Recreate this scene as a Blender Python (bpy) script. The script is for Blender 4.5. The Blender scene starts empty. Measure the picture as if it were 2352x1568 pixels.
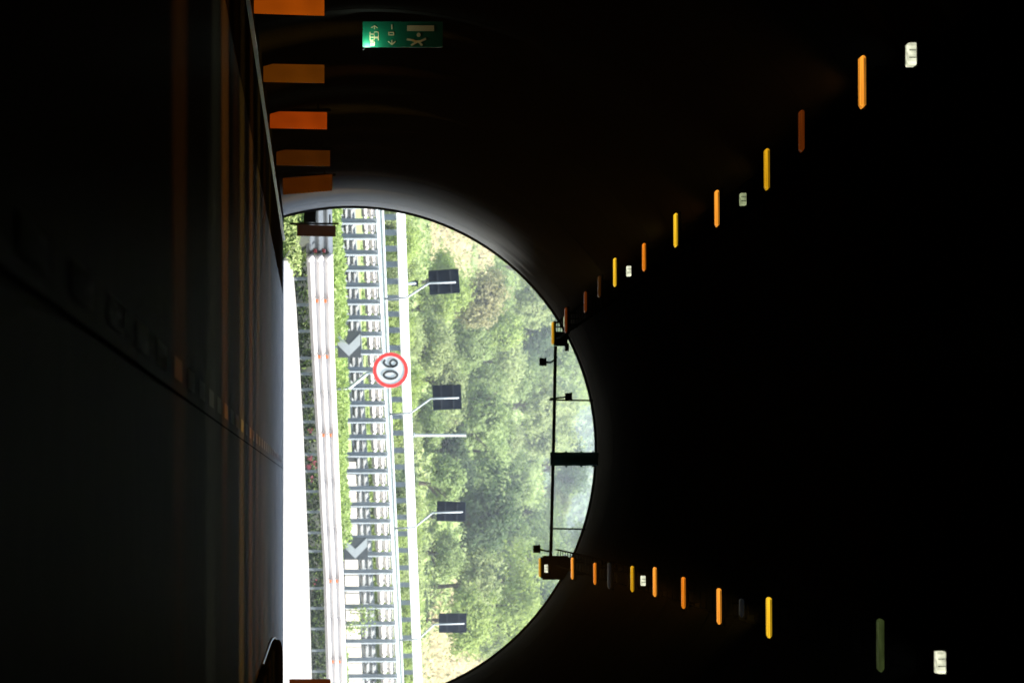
import bpy, math, random
import numpy as np
from mathutils import Vector, Matrix, noise
random.seed(7); RNG = np.random.default_rng(7)
R = math.radians
sc = bpy.context.scene
C = sc.collection

# ------------------------------------------------------------------ camera
# the photograph is held sideways: the place's "up" points to the picture's right
FPX = 14000.0; CH = 1.0                       # focal length in 2352-px picture widths, camera height
CAM = Vector((0, 0, CH))
F = Vector((-355/FPX, 1, 436/FPX)).normalized()
RT = (Vector((0, 0, 1)) - F*F.z).normalized()
UPV = (-F).cross(RT)
cam = bpy.data.cameras.new('camera'); co = bpy.data.objects.new('camera', cam); C.objects.link(co)
cam.sensor_width = 36; cam.lens = 36*FPX/2352; cam.clip_start = .5; cam.clip_end = 9000
M = Matrix((RT, UPV, -F)).transposed().to_4x4(); M.translation = CAM
co.matrix_world = M; sc.camera = co
cam.dof.use_dof = True; cam.dof.focus_distance = 90; cam.dof.aperture_fstop = 6

# ------------------------------------------------------------------ world, sun, exposure
SUN_EL, SUN_AZ = R(50), R(-14)                 # azimuth measured from +X towards +Y
sund = Vector((math.cos(SUN_AZ)*math.cos(SUN_EL), math.sin(SUN_AZ)*math.cos(SUN_EL), math.sin(SUN_EL)))
w = bpy.data.worlds.new('World'); sc.world = w; w.use_nodes = True
nt = w.node_tree; bg = nt.nodes['Background']
sky = nt.nodes.new('ShaderNodeTexSky'); sky.sky_type = 'NISHITA'; sky.sun_disc = False
sky.sun_elevation = SUN_EL; sky.sun_rotation = math.pi/2 - SUN_AZ
nt.links.new(sky.outputs[0], bg.inputs[0]); bg.inputs[1].default_value = .09
sl = bpy.data.lights.new('sun', 'SUN'); sl.energy = 5.0; sl.angle = R(.5); sl.color = (1, .95, .86)
so = bpy.data.objects.new('sun', sl); C.objects.link(so); so.rotation_euler = (-sund).to_track_quat('-Z', 'Y').to_euler()
EXPO = 2.05
sc.view_settings.view_transform = 'Standard'; sc.view_settings.look = 'None'
sc.view_settings.exposure = EXPO; sc.view_settings.gamma = 1
EK = 1/2**EXPO
sc.cycles.max_bounces = 8

# ------------------------------------------------------------------ helpers
def W(h, u, Y):
    """a point of the place: h, u = the picture's x and y (2352 wide), Y = distance down the road"""
    d = RT*(h-1176) - UPV*(u-784) + F*FPX
    return CAM + d*(Y/d.y)
def proj(p):
    d = p - CAM; z = d.dot(F)
    return 1176 + FPX*d.dot(RT)/z, 784 - FPX*d.dot(UPV)/z
def lineY(u, wd):                             # the outer edge of the bend, offset wd metres outwards
    return (51.9+1.033*wd)/(.2585-(u-1139)/FPX)
def L(h, u, wd): return W(h, u, lineY(u, wd))
def ip(u, pts):
    return float(np.interp(u, [p[0] for p in pts], [p[1] for p in pts]))

def mat(name, col, rough=.7, metal=0, noise_s=None, amt=.25, col2=None, bump=0, emit=None, estr=1, trans=0, spec=.5, rnd=0, stretch=None, detail=6):
    m = bpy.data.materials.new(name); m.use_nodes = True; n = m.node_tree.nodes; l = m.node_tree.links
    b = n['Principled BSDF']; b.inputs['Roughness'].default_value = rough; b.inputs['Metallic'].default_value = metal
    b.inputs['Specular IOR Level'].default_value = spec
    c4 = (*col, 1); b.inputs['Base Color'].default_value = c4
    last = None
    if noise_s:
        tc = n.new('ShaderNodeTexCoord'); no = n.new('ShaderNodeTexNoise'); no.inputs['Scale'].default_value = noise_s
        no.inputs['Detail'].default_value = detail; no.inputs['Roughness'].default_value = .65
        if stretch:
            mp = n.new('ShaderNodeMapping'); mp.inputs['Scale'].default_value = stretch
            l.new(tc.outputs['Object'], mp.inputs[0]); l.new(mp.outputs[0], no.inputs['Vector'])
        else: l.new(tc.outputs['Object'], no.inputs['Vector'])
        cr = n.new('ShaderNodeValToRGB'); cr.color_ramp.elements[0].position = .3; cr.color_ramp.elements[1].position = .7
        c2 = col2 or tuple(c*(1-amt) for c in col)
        cr.color_ramp.elements[0].color = (*c2, 1); cr.color_ramp.elements[1].color = c4
        l.new(no.outputs[0], cr.inputs[0]); l.new(cr.outputs[0], b.inputs['Base Color']); last = cr.outputs[0]
        if bump:
            bp = n.new('ShaderNodeBump'); bp.inputs['Strength'].default_value = bump; bp.inputs['Distance'].default_value = .02
            l.new(no.outputs[0], bp.inputs['Height']); l.new(bp.outputs[0], b.inputs['Normal'])
    if rnd:
        oi = n.new('ShaderNodeObjectInfo'); hs = n.new('ShaderNodeHueSaturation')
        mr = n.new('ShaderNodeMapRange'); mr.inputs['To Min'].default_value = 1-rnd; mr.inputs['To Max'].default_value = 1+rnd
        l.new(oi.outputs['Random'], mr.inputs[0]); l.new(mr.outputs[0], hs.inputs['Value'])
        if last: l.new(last, hs.inputs['Color'])
        else: hs.inputs['Color'].default_value = c4
        l.new(hs.outputs[0], b.inputs['Base Color']); last = hs.outputs[0]
    if emit:
        b.inputs['Emission Color'].default_value = (*emit, 1); b.inputs['Emission Strength'].default_value = estr
    if trans:
        t = n.new('ShaderNodeBsdfTranslucent'); mx = n.new('ShaderNodeMixShader'); mx.inputs[0].default_value = trans
        if last: l.new(last, t.inputs[0])
        else: t.inputs[0].default_value = c4
        l.new(b.outputs[0], mx.inputs[1]); l.new(t.outputs[0], mx.inputs[2]); l.new(mx.outputs[0], n['Material Output'].inputs[0])
    return m

def glow(name, rgb8, k=1.0, streak=None):
    """self-luminous lens; rgb8 = its colour in the picture"""
    lin = [((c/255+.055)/1.055)**2.4 if c > 10 else c/255/12.92 for c in rgb8]
    m = bpy.data.materials.new(name); m.use_nodes = True; n = m.node_tree.nodes; l = m.node_tree.links
    b = n['Principled BSDF']; b.inputs['Base Color'].default_value = (.02, .015, .01, 1); b.inputs['Roughness'].default_value = .5
    b.inputs['Emission Color'].default_value = (*lin, 1); b.inputs['Emission Strength'].default_value = k*EK
    if streak:
        tc = n.new('ShaderNodeTexCoord'); mp = n.new('ShaderNodeMapping'); mp.inputs['Scale'].default_value = streak
        no = n.new('ShaderNodeTexNoise'); no.inputs['Scale'].default_value = 1; mr = n.new('ShaderNodeMapRange')
        mr.inputs['From Min'].default_value = .3; mr.inputs['From Max'].default_value = .7
        mr.inputs['To Min'].default_value = .35*k*EK; mr.inputs['To Max'].default_value = 1.5*k*EK
        l.new(tc.outputs['Object'], mp.inputs[0]); l.new(mp.outputs[0], no.inputs['Vector'])
        l.new(no.outputs[0], mr.inputs[0]); l.new(mr.outputs[0], b.inputs['Emission Strength'])
    return m

class MB:
    def __init__(s): s.v = []; s.f = []
    def add(s, vs, fs):
        o = len(s.v); s.v += [tuple(v) for v in vs]; s.f += [tuple(i+o for i in f) for f in fs]; return s
    def box(s, c, sz, ax=None):
        X, Y, Z = ax or (Vector((1,0,0)), Vector((0,1,0)), Vector((0,0,1)))
        c = Vector(c); vs = [c+X*(sz[0]/2*a)+Y*(sz[1]/2*b)+Z*(sz[2]/2*d) for a in (-1,1) for b in (-1,1) for d in (-1,1)]
        return s.add(vs, [(0,1,3,2),(4,6,7,5),(0,4,5,1),(2,3,7,6),(0,2,6,4),(1,5,7,3)])
    def tube(s, pts, r, n=8, caps=True):
        pts = [Vector(p) for p in pts]; vs = []; fs = []
        for i, p in enumerate(pts):
            t = (pts[min(i+1, len(pts)-1)]-pts[max(i-1, 0)]).normalized()
            a = t.orthogonal().normalized() if i == 0 else (a - t*a.dot(t)).normalized()
            b = t.cross(a); rr = r[i] if isinstance(r, (list, tuple)) else r
            vs += [p+(a*math.cos(2*math.pi*k/n)+b*math.sin(2*math.pi*k/n))*rr for k in range(n)]
        for i in range(len(pts)-1):
            for k in range(n): fs.append((i*n+k, i*n+(k+1) % n, (i+1)*n+(k+1) % n, (i+1)*n+k))
        if caps: fs += [tuple(range(n-1, -1, -1)), tuple((len(pts)-1)*n+k for k in range(n))]
        return s.add(vs, fs)
    def sweep(s, rings, closed=True, caps=True):
        n = len(rings[0]); vs = [v for r in rings for v in r]; fs = []
        for i in range(len(rings)-1):
            for k in range(n if closed else n-1): fs.append((i*n+k, i*n+(k+1) % n, (i+1)*n+(k+1) % n, (i+1)*n+k))
        if closed and caps: fs += [tuple(range(n-1, -1, -1)), tuple((len(rings)-1)*n+k for k in range(n))]
        return s.add(vs, fs)
    def prism(s, poly, d):                     # planar polygon extruded by the vector d
        n = len(poly); d = Vector(d); vs = [Vector(p) for p in poly]+[Vector(p)+d for p in poly]
        fs = [tuple(range(n)), tuple(range(2*n-1, n-1, -1))]+[(i, (i+1) % n, n+(i+1) % n, n+i)[::-1] for i in range(n)]
        return s.add(vs, fs)
    def build(s, name, m, parent=None, smooth=False, fix=True):
        me = bpy.data.meshes.new(name); o = None
        org = Vector((0,0,0)); q = parent
        while q: org = org + q.location; q = q.parent
        me.from_pydata([Vector(v)-org for v in s.v], [], s.f); me.materials.append(m)
        if fix:
            import bmesh
            b = bmesh.new(); b.from_mesh(me); bmesh.ops.recalc_face_normals(b, faces=b.faces); b.to_mesh(me); b.free()
        if smooth: me.polygons.foreach_set('use_smooth', [True]*len(me.polygons))
        o = bpy.data.objects.new(name, me); C.objects.link(o)
        if parent: o.parent = parent
        return o

def thing(name, label, cat, loc=(0,0,0), group=None):
    o = bpy.data.objects.new(name, None); C.objects.link(o); o.location = loc; o.matrix_world = Matrix.Translation(loc)
    o.empty_display_size = .3
    o['label'] = label; o['category'] = cat
    if group: o['group'] = group
    return o
def tag(o, label, cat, group=None):
    o['label'] = label; o['category'] = cat
    if group: o['group'] = group
    return o
def struct(o): o['kind'] = 'structure'; return o
ORD = ['first','second','third','fourth','fifth','sixth','seventh','eighth','ninth','tenth','eleventh','twelfth','thirteenth','fourteenth','fifteenth','sixteenth','seventeenth','eighteenth','nineteenth','twentieth']
def ordn(i):
    if i < 20: return ORD[i]
    t = {2:'twenty',3:'thirty',4:'forty',5:'fifty'}[(i+1)//10]
    return t.rstrip('y')+'ieth' if (i+1) % 10 == 0 else t+'-'+ORD[(i+1) % 10-1]

# ------------------------------------------------------------------ materials
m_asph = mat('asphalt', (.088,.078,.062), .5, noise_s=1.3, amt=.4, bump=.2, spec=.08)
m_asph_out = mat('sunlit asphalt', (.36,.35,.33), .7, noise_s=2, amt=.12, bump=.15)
m_shoulder = mat('shoulder concrete', (.02,.02,.02), .9, spec=.0, noise_s=4, amt=.3)
m_paint = mat('road paint', (.40,.37,.31), .5, spec=.05, noise_s=6, amt=.3)
m_wallp = mat('pale wall concrete', (.26,.25,.24), .85, spec=.15, noise_s=.5, amt=.35, stretch=(1,.3,1))
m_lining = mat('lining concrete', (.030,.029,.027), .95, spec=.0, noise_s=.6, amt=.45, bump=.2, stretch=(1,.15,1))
def mouth_glow(m):
    # mouth daylight painted pale on one side wall, ragged edge; soot-dark lining elsewhere
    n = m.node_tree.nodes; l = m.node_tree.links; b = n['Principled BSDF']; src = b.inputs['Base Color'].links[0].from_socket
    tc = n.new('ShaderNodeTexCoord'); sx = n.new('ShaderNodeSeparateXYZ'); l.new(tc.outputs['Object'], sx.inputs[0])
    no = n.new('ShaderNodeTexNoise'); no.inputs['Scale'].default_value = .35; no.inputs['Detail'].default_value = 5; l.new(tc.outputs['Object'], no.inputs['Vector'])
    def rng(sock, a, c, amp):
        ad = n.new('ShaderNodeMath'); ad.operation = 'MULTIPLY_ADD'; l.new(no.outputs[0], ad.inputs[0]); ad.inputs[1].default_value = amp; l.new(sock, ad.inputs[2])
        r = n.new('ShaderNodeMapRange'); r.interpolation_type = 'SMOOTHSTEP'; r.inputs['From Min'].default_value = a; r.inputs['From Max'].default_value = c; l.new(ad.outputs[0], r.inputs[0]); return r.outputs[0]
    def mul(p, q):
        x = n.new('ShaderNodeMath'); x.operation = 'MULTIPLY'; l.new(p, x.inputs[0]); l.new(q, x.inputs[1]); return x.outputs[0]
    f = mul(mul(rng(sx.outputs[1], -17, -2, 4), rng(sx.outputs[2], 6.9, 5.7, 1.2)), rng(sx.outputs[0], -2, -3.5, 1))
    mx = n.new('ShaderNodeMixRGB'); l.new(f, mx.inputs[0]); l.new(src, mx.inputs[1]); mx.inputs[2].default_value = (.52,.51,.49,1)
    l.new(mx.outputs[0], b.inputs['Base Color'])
mouth_glow(m_lining)
m_ring = mat('portal edging', (.015,.015,.015), .9, spec=.0, noise_s=3)
m_kerb = mat('edging steel and rim glint', (.20,.22,.245), .3, noise_s=2, amt=.4)
m_dark = mat('dark steel', (.012,.013,.013), .8, spec=.0, noise_s=4)
m_house = mat('lamp housing', (.01,.01,.01), .7, spec=.0, noise_s=6)
m_rail = mat('white galvanised steel', (.42,.405,.405), .5, noise_s=1.2, amt=.14, stretch=(3,.4,1))
m_rail_shade = mat('shaded galvanised steel', (.10,.115,.13), .5, metal=.3, noise_s=3)  # darker copy of the rail steel, paints the portal's shade on its end length
m_post = mat('grey steel', (.31,.35,.37), .55, noise_s=3, amt=.3)
m_post_lit = mat('sunlit post edge', (.62,.68,.70), .45, noise_s=3, amt=.15)  # paler copy of the post steel, paints the sun on one edge
m_beam2 = mat('cream rail', (.56,.53,.50), .55, noise_s=2, amt=.15)
m_arm = mat('dull zinc', (.30,.34,.36), .5, metal=.2, noise_s=3)
m_low = mat('weathered low beam', (.22,.235,.235), .6, noise_s=4, amt=.5)
m_tube = mat('pale blue grey tube', (.52,.58,.60), .35, metal=.25, noise_s=2, amt=.2)
m_white = mat('white enamel', (.52,.55,.55), .45, noise_s=1, amt=.07)
m_orange = mat('orange reflector', (.48,.13,.03), .3)
m_darkred = mat('dark red reflector', (.12,.01,.01), .4)
m_plinth = mat('pale concrete', (.48,.45,.39), .8, noise_s=1.5, amt=.2)
m_navy = mat('navy painted sheet', (.006,.012,.022), .6, spec=.1, noise_s=3, amt=.25)
m_chevb = mat('chevron black', (.055,.065,.07), .5)
m_chevw = mat('chevron grey white', (.38,.41,.42), .5)
m_signw = mat('sign white sheet', (.56,.59,.60), .45)
m_signr = mat('sign red', (.75,.035,.03), .45)
m_black = mat('sign black', (.02,.025,.027), .5)
m_bark = mat('bark', (.09,.07,.05), .9, noise_s=5)
GREENS = {'pale green': (.34,.41,.18), 'yellow green': (.34,.44,.13), 'mid green': (.27,.36,.14), 'dark green': (.09,.145,.065), 'straw tinged': (.34,.33,.17)}
m_leaf = {k: mat(k+' leaves', v, .6, noise_s=.9, amt=.3, trans=.5, rnd=.14, spec=.2) for k, v in GREENS.items()}
m_hedge_shade = mat('shaded hedge leaves', (.05,.085,.025), .7, noise_s=1.2, col2=(.015,.025,.01), trans=.15)  # darker copy of the hedge leaves, paints the shade below the guardrail
m_soil = mat('dark soil', (.022,.026,.012), .95, noise_s=2)
m_hedge = mat('hedge leaves', (.36,.50,.14), .5, noise_s=.8, amt=.55, trans=.4)
m_far = mat('far wood leaves', (.23,.36,.14), .7, noise_s=.04, amt=.7, trans=.25)
m_scrub = mat('scrub leaves', (.25,.36,.09), .7, noise_s=.12, col2=(.27,.32,.12), trans=.3)
m_pink = mat('pink petals', (.75,.20,.24), .6)
m_grass = mat('verge grass', (.16,.23,.06), .8, noise_s=1.5, amt=.4)

# ------------------------------------------------------------------ ground and roads
YE = 155.0                                    # tunnel mouth
TX, TZ, TR = -1.207, CH+.753, 6.22            # centre and crown radius of the bore; the side away from the wall is a little wider
TL, TRR = 6.157, 6.48
def hillz(x, y):
    """height of the slope behind the barrier and of the far hill"""
    h1 = np.interp(y, [200,230,262,300,380,470,560,620,680,760,900,1100,1400,1800,2600], [1.2,1.9,3.0,5.0,9.6,15.2,20.6,23.0,22.0,22.0,29,45,82,140,200])
    n = noise.noise(Vector((x*.05, y*.02, 3)))*min(2.2, (y-215)*.02) if y > 215 else 0
    return float(h1) + n
mb = MB()                                     # one ground sheet, open where the far slope stands on it
mb.add([(-6000,-1200,-2.5),(6000,-1200,-2.5),(6000,7000,-2.5),(-6000,7000,-2.5)], [(0,1,2,3)])
struct(mb.build('ground', m_grass))

mb = MB()                                     # tunnel carriageway
nx, ny = 14, 60
xs = np.linspace(TX-5.9, TX+5.9, nx); ys = np.linspace(-40, YE, ny)
mb.add([(x, y, 0) for y in ys for x in xs], [(j*nx+i, j*nx+i+1, (j+1)*nx+i+1, (j+1)*nx+i) for j in range(ny-1) for i in range(nx-1)])
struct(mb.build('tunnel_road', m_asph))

def edgeH(u): return ip(u, [(400,662),(600,671),(700,680),(800,686),(1000,697),(1300,709),(1568,716),(1800,722)])
mb = MB()                                     # carriageway beyond the mouth: bends to the right and climbs
rings = []
us = [600,700,800,900,1000,1150,1300,1450,1568,1700,1900,2200]
for u in us:
    p = L(edgeH(min(u,1800)), u, -.15)
    rings.append([p, p+Vector((7, -1.8, -.05)), p+Vector((16, -4, -.08)), p+Vector((34, -9, -.2))])  # outermost strip is extra road out of view, added to bounce sunlight
first = [Vector((-5.98, YE, .004)), Vector((TX+1, YE, .004)), Vector((TX+5.9, YE, .004)), Vector((TX+22, YE+1, .0))]
rings.insert(0, first)
mb.sweep(rings, closed=False)
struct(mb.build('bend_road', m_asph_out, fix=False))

mb = MB()                                     # verge between the rail and the second barrier
rings = []
e = Vector((-5.98, YE-.3, -.01)); a = L(770, 450, 5.6)
rings.append([e, e.lerp(a, .35)+Vector((0,0,-.1)), a, a+Vector((-9,3,.2)), a+Vector((-30,10,.5))])
for u in us:
    e = L(edgeH(min(u,1800)), u, -.15); a = L(ip(u, [(468,770),(1000,775),(1568,792)]), u, 5.6)
    rings.append([e+Vector((.05,0,-.02)), e.lerp(a, .35)+Vector((0,0,-.35)), a, a+Vector((-9, 3, .2)), a+Vector((-30,10,.5))])
mb.sweep(rings, closed=False)
struct(mb.build('verge', m_soil, fix=False))

mb = MB(); x0, x1 = -7.2, -6.62          # walkway along the wall, its kerb and the dark gutter
mb.box(((x0+x1)/2, (YE-40)/2+0, .012), (x1-x0, YE+38, .024)); struct(mb.build('walkway', m_shoulder))
mb = MB(); mb.box((-6.56, (YE-40)/2, .02), (.1, YE+38, .04)); struct(mb.build('kerb', m_dark))
mb = MB(); mb.box((-6.47, (YE-40)/2, .03), (.05, YE+38, .06)); struct(mb.build('kerb_light_strip', m_kerb))
mb = MB(); mb.add([(-6.505,-38,.006),(-5.1,-38,.006),(-5.1,YE-.3,.006),(-6.505,YE-.3,.006)], [(0,1,2,3)])
struct(mb.build('gutter', m_shoulder, fix=False))
mb = MB()                                     # broken centre line
y = 20.0-4.2*12
while y < YE-3:
    if y > -30: mb.add([(-.95,y,.008),(-.80,y,.008),(-.80,y+2.25,.008),(-.95,y+2.25,.008)], [(0,1,2,3)])
    y += 4.2
struct(mb.build('lane_marking', m_paint, fix=False))
mb = MB(); mb.add([(-.715,-38,.006),(-.695,-38,.006),(-.695,YE-.3,.006),(-.715,YE-.3,.006)], [(0,1,2,3)])
struct(mb.build('road_joint', m_ring, fix=False))
# raised footway with a rounded end on the other side
mb = MB(); poly = [Vector((5.1,-38,0)), Vector((2.75,-38,0)), Vector((2.78,112,0))]
for k in range(1, 13):
    a = math.pi/2*k/12; poly.append(Vector((2.78+.9*(1-math.cos(a)), 112+24*math.sin(a), 0)))
poly.append(Vector((5.1,137,0)))
mb.prism(poly, (0,0,.13)); o = mb.build('footway', m_dark); struct(o)
bv = o.modifiers.new('round', 'BEVEL'); bv.width = .04; bv.segments = 3

mb = MB(); pe = [p for p in poly[2:]]; pe.insert(0, Vector((2.78,100,0)))
mb.tube([Vector((p.x-.03, p.y+.03, .03)) for p in pe], .018, 6); struct(mb.build('kerb_light_strip', m_kerb))  # added pale tube imitating the sky's glint round the footway end

# ------------------------------------------------------------------ tunnel
tun = thing('tunnel', 'dark arched road tunnel of bare concrete opening onto the sunlit bend', 'tunnel', (TX, YE, 0))
def arch(r, y, n=72, a0=-17.5):
    return [Vector((TX+(r-TR+(TRR if a < 90 else TL))*math.cos(R(a)), y, TZ+r*math.sin(R(a)))) for a in np.linspace(a0, 180-a0, n)]
mb = MB(); ysl = []                            # lining rings with a shallow joint every 6 m
y = -40.0
while y < YE-.5:
    ysl += [(y, TR), (y+5.9, TR), (y+5.92, TR+.03), (y+5.98, TR+.03)]; y += 6
ysl = [q for q in ysl if q[0] < YE-.35]+[(YE-.35, TR)]
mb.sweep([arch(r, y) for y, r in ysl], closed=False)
n = 72; cap = arch(TR, -40); mb.add(cap, [tuple(range(n))])  # end wall added behind the camera to keep skylight out
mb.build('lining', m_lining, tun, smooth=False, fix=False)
mb = MB(); mb.sweep([arch(TR+.001, YE-.35), arch(TR-.05, YE-.35), arch(TR-.05, YE+.02), arch(TR+.35, YE+.02)], closed=False)
mb.build('portal_ring', m_ring, tun, fix=False)
mb = MB(); mb.sweep([arch(TR+.349, YE), arch(TR+1.2, YE), arch(TR+1.2, -41), arch(1.2, -41)], closed=False)
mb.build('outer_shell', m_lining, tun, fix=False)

# ceiling trays
for side, (h, u) in {'left': (532, -.745*532), 'right': (532, .277*532)}.items():
    k = 5.56/500
    x, z = (u*5.56/532), CH+5.56+.30
    mb = MB()
    for s in (-1, 1): mb.box((x+s*.20, 60, z+.03), (.02, 186, .09))
    yy = -30
    while yy < YE-3: mb.box((x, yy, z), (.38, .05, .02)); yy += 1.5
    t = thing('cable_tray', 'long dark cable tray above the lamps, '+('on the wall side with the green sign' if side == 'left' else 'on the side away from the green sign'), 'cable tray', (x, 60, z))
    mb.build('ladder', m_dark, t)
    mb = MB(); yy = -20
    while yy < YE-4:
        zt = TZ+math.sqrt(TR**2-(x-TX)**2)
        mb = MB(); mb.tube([(x, yy, z+.05), (x, yy, zt)], .02, 5); mb.build('hanger', m_dark, t); yy += 12

# ------------------------------------------------------------------ ceiling lamps
AM = {'orange': (255,160,50), 'yellow': (250,195,40), 'amber': (225,125,25), 'ochre': (205,150,20), 'dim': (80,32,4), 'dimmer': (48,24,3)}
m_glow = {k: glow(k+' lens', v, 1.0, (.9, 9, 55)) for k, v in AM.items()}
m_glow['white'] = glow('white lens', (246,248,215), 1.0, (18,5,5))
m_glow['dimwhite'] = glow('dim white lens', (150,160,120), 1.0, (18,5,5))
m_glow['off'] = glow('unlit lens', (16,18,20), 1.0)
m_glow['greenish'] = glow('greenish lens', (50,60,30), 1.0, (5,5,9))
m_glow_up = {k: glow(k+' upper lens', AM[k], .42, (3, 9, 20)) for k in ('orange','yellow','ochre','amber')}
LIGHTCOL = {'orange': (1,.38,.06), 'yellow': (1,.58,.10), 'amber': (1,.36,.05), 'ochre': (1,.55,.08), 'dim': (1,.35,.05), 'dimmer': (1,.4,.05), 'white': (.9,1,.72)}
def lamp(h, u, lpx, kind, label, group, strength=1.0):
    Y = 5.56*FPX/(h-740)
    if Y > YE-.8: Y = YE-1.5
    c = W(h, u, Y); ln = lpx*Y/FPX*(.90 if kind in ('white','dimwhite') else 1); small = kind in ('white', 'dimwhite')
    t = thing('tunnel_lamp', label, 'lamp', c, group)
    hh = .052 if not small else .075
    # housing: a shallow trough above and behind the lens
    mb = MB(); prof = [(-.02,hh*.55),(.34,hh*.55),(.36,hh*1.1),(.30,hh*1.5),(.02,hh*1.5),(-.03,hh*1.1)]
    rings = [[c+Vector((s*(ln/2+.02), a, b)) for a, b in prof] for s in (-1, 1)]
    mb.sweep(rings); mb.build('housing', m_house, t)
    # lens: chamfered bar, lower lip set forward
    e = ln/2
    mb = MB(); rings = []
    for x, k in (((-e, .25), (-e+.02, 1), (e-.035, 1), (e, .1)) if not small else ((-e, .85), (-e+.01, 1), (e-.01, 1), (e, .85))):
        rings.append([c+Vector((x, a, b*1.0)) for a, b in [(0, hh*.5*k), (.04-.05*k, -hh*.12), (.02, -hh*.5*k), (.30, -hh*.5*k), (.30, hh*.5*k)]])
    mb.sweep(rings); mb.build('lens', m_glow[kind], t)
    for s in (-1, 1):
        mb = MB(); mb.box(c+Vector((s*ln*.28, .17, hh*1.5+.09)), (.03, .05, .2)); mb.build('bracket', m_dark, t)
    if kind in ('orange','yellow','ochre','amber'):
        mb = MB(); mb.box(c+Vector((.004, -.004, hh*.30)), (ln-.05, .012, hh*.42)); mb.build('upper_lens', m_glow_up[kind], t)
    if small:
        mb = MB()
        for i in range(1, 3): mb.box(c+Vector((-e+ln*i/3, -.016, 0)), (.008, .012, hh*.9))
        mb.build('grille', m_house, t)
    if strength and kind in LIGHTCOL:
        ld = bpy.data.lights.new('lamp_light', 'SPOT'); ld.energy = LAMPW*strength; ld.color = LIGHTCOL[kind]
        ld.spot_size = R(54); ld.spot_blend = 1.0; ld.shadow_soft_size = .05
        lo = bpy.data.objects.new('lamp_light', ld); C.objects.link(lo); lo.parent = t
        lo.location = (0, .12, -hh*.5-.06); lo.scale = (2.1, 1, 1)
LAMPW = 170
GL = 'amber strip lamps of the ceiling row nearer the green sign'
GR = 'amber strip lamps of the ceiling row farther from the green sign'
left = [(1983,187,120,'orange',1),(1843,300,96,'dim',.15),(1763,388,95,'ochre',.7),(1648,478,84,'orange',1),(1553,528,78,'yellow',1),(1480,590,64,'amber',.6),(1413,625,66,'yellow',1),(1377,658,50,'dimmer',.1),(1345,693,48,'dim',.15),(1300,735,58,'dim',.2),(1270,765,52,'ochre',.6)]
for i, (h, u, l, k, s) in enumerate(left):
    d = {'orange':'bright orange','dim':'faint dark orange','dimmer':'barely glowing brown','ochre':'ochre','yellow':'bright yellow','amber':'deep orange'}[k]
    lamp(h, u, l, k, f'{d} strip lamp, {ordn(i)} from the picture corner in the slanting amber row', GL, s)
right = [(1768,1418,94,'yellow',1),(1653,1392,83,'orange',.9),(1571,1361,73,'amber',.8),(1505,1336,68,'orange',1),(1453,1329,60,'ochre',.9),(1367,1317,50,'amber',.7),(1315,1305,50,'orange',1),(1240,1303,44,'ochre',.5)]
for i, (h, u, l, k, s) in enumerate(right):
    d = {'orange':'bright orange','ochre':'dull ochre','yellow':'bright yellow','amber':'deep orange'}[k]
    lamp(h, u, l, k, f'{d} strip lamp, {ordn(i)} from the dark picture end in the short lower row', GR, s)
for i, (h, u, l, k) in enumerate([(2096,124,57,'white'),(1708,457,31,'dimwhite'),(1445,622,26,'white'),(1299,738,26,'dimwhite')]):
    lamp(h, u, l, k, f'small square whitish lamp, {ordn(i)} from the picture corner in the slanting lamp row', 'white lamps in the slanting lamp row', .15 if k == 'white' else 0)
for i, (h, u, l, k) in enumerate([(2163,1521,56,'white'),(1478,1333,25,'white'),(1255,1305,20,'white')]):
    lamp(h, u, l, k, f'small square whitish lamp, {ordn(i)} from the picture corner in the short lower row', 'white lamps in the short lower row', .15)
lamp(2560, -215, 170, 'amber', 'deep orange strip lamp just outside the picture corner, nearest of the slanting amber row', GL, .28)
lamp(2025, 1482, 122, 'greenish', 'long faint greenish tube lamp beside the brightest white lamp', None, 0)
lamp(1705, 1396, 44, 'off', 'unlit grey strip lamp between the bright yellow and bright orange lamps', None, 0)
lamp(1400, 1322, 60, 'off', 'unlit grey strip lamp near the middle of the short lower row', None, 0)

# ------------------------------------------------------------------ crossbar with its devices at the mouth
YG = YE-1.2
g = thing('ceiling_crossbar', 'dark pipe crossing the tunnel mouth under the crown, between both lamp rows', 'crossbar', W(1272, 1030, YG))
mb = MB(); mb.tube([W(1276,795,YG), W(1272,1000,YG), W(1265,1278,YG)], .043, 10); mb.build('pipe', m_dark, g)
for u, h1 in ((918,1385),(1213,1360)):
    mb = MB(); mb.tube([W(1262,u,YG), W(h1,u+2,YG)], .022, 6); mb.build('hanger_rod', m_dark, g)
mb = MB()
mb.box(W(1320,1042,YG+.1), (.085,.3,1.25)); mb.box(W(1320,1066,YG+.1), (.07,.3,1.25)); mb.box(W(1318,1054,YG+.3), (.2,.08,1.2))
for h in (1272,1300,1335,1362): mb.box(W(h,1054,YG), (.40,.12,.05))
mb.build('hanger_frame', mat('dark teal steel', (.10,.22,.23), .5, noise_s=4), g)
def camera_box(hb, ub, hp, up_, label):
    t = thing('traffic_sensor', label, 'sensor', W(hb, ub, YG-.1), 'small sensors on the crossbar')
    c = W(hb, ub, YG-.1)
    mb = MB(); mb.box(c, (.19,.34,.17)); mb.box(c+Vector((0,-.19,.06)), (.23,.1,.02)); o = mb.build('sensor_body', m_dark, t)
    b = o.modifiers.new('b', 'BEVEL'); b.width = .02
    mb = MB(); mb.tube([c, W(hp-8, (ub+up_)/2+3, YG-.06), W(hp, up_, YG)], .024, 6); mb.build('arm', m_dark, t)
camera_box(1247,831,1272,828,'dark sensor box hanging from the crossbar nearest the slanting lamp row')
camera_box(1306,911,1272,914,'dark sensor box above the crossbar beside the thin hanger rod')
camera_box(1233,1260,1266,1264,'dark sensor box hanging from the crossbar beside the short lower lamp row')
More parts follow.
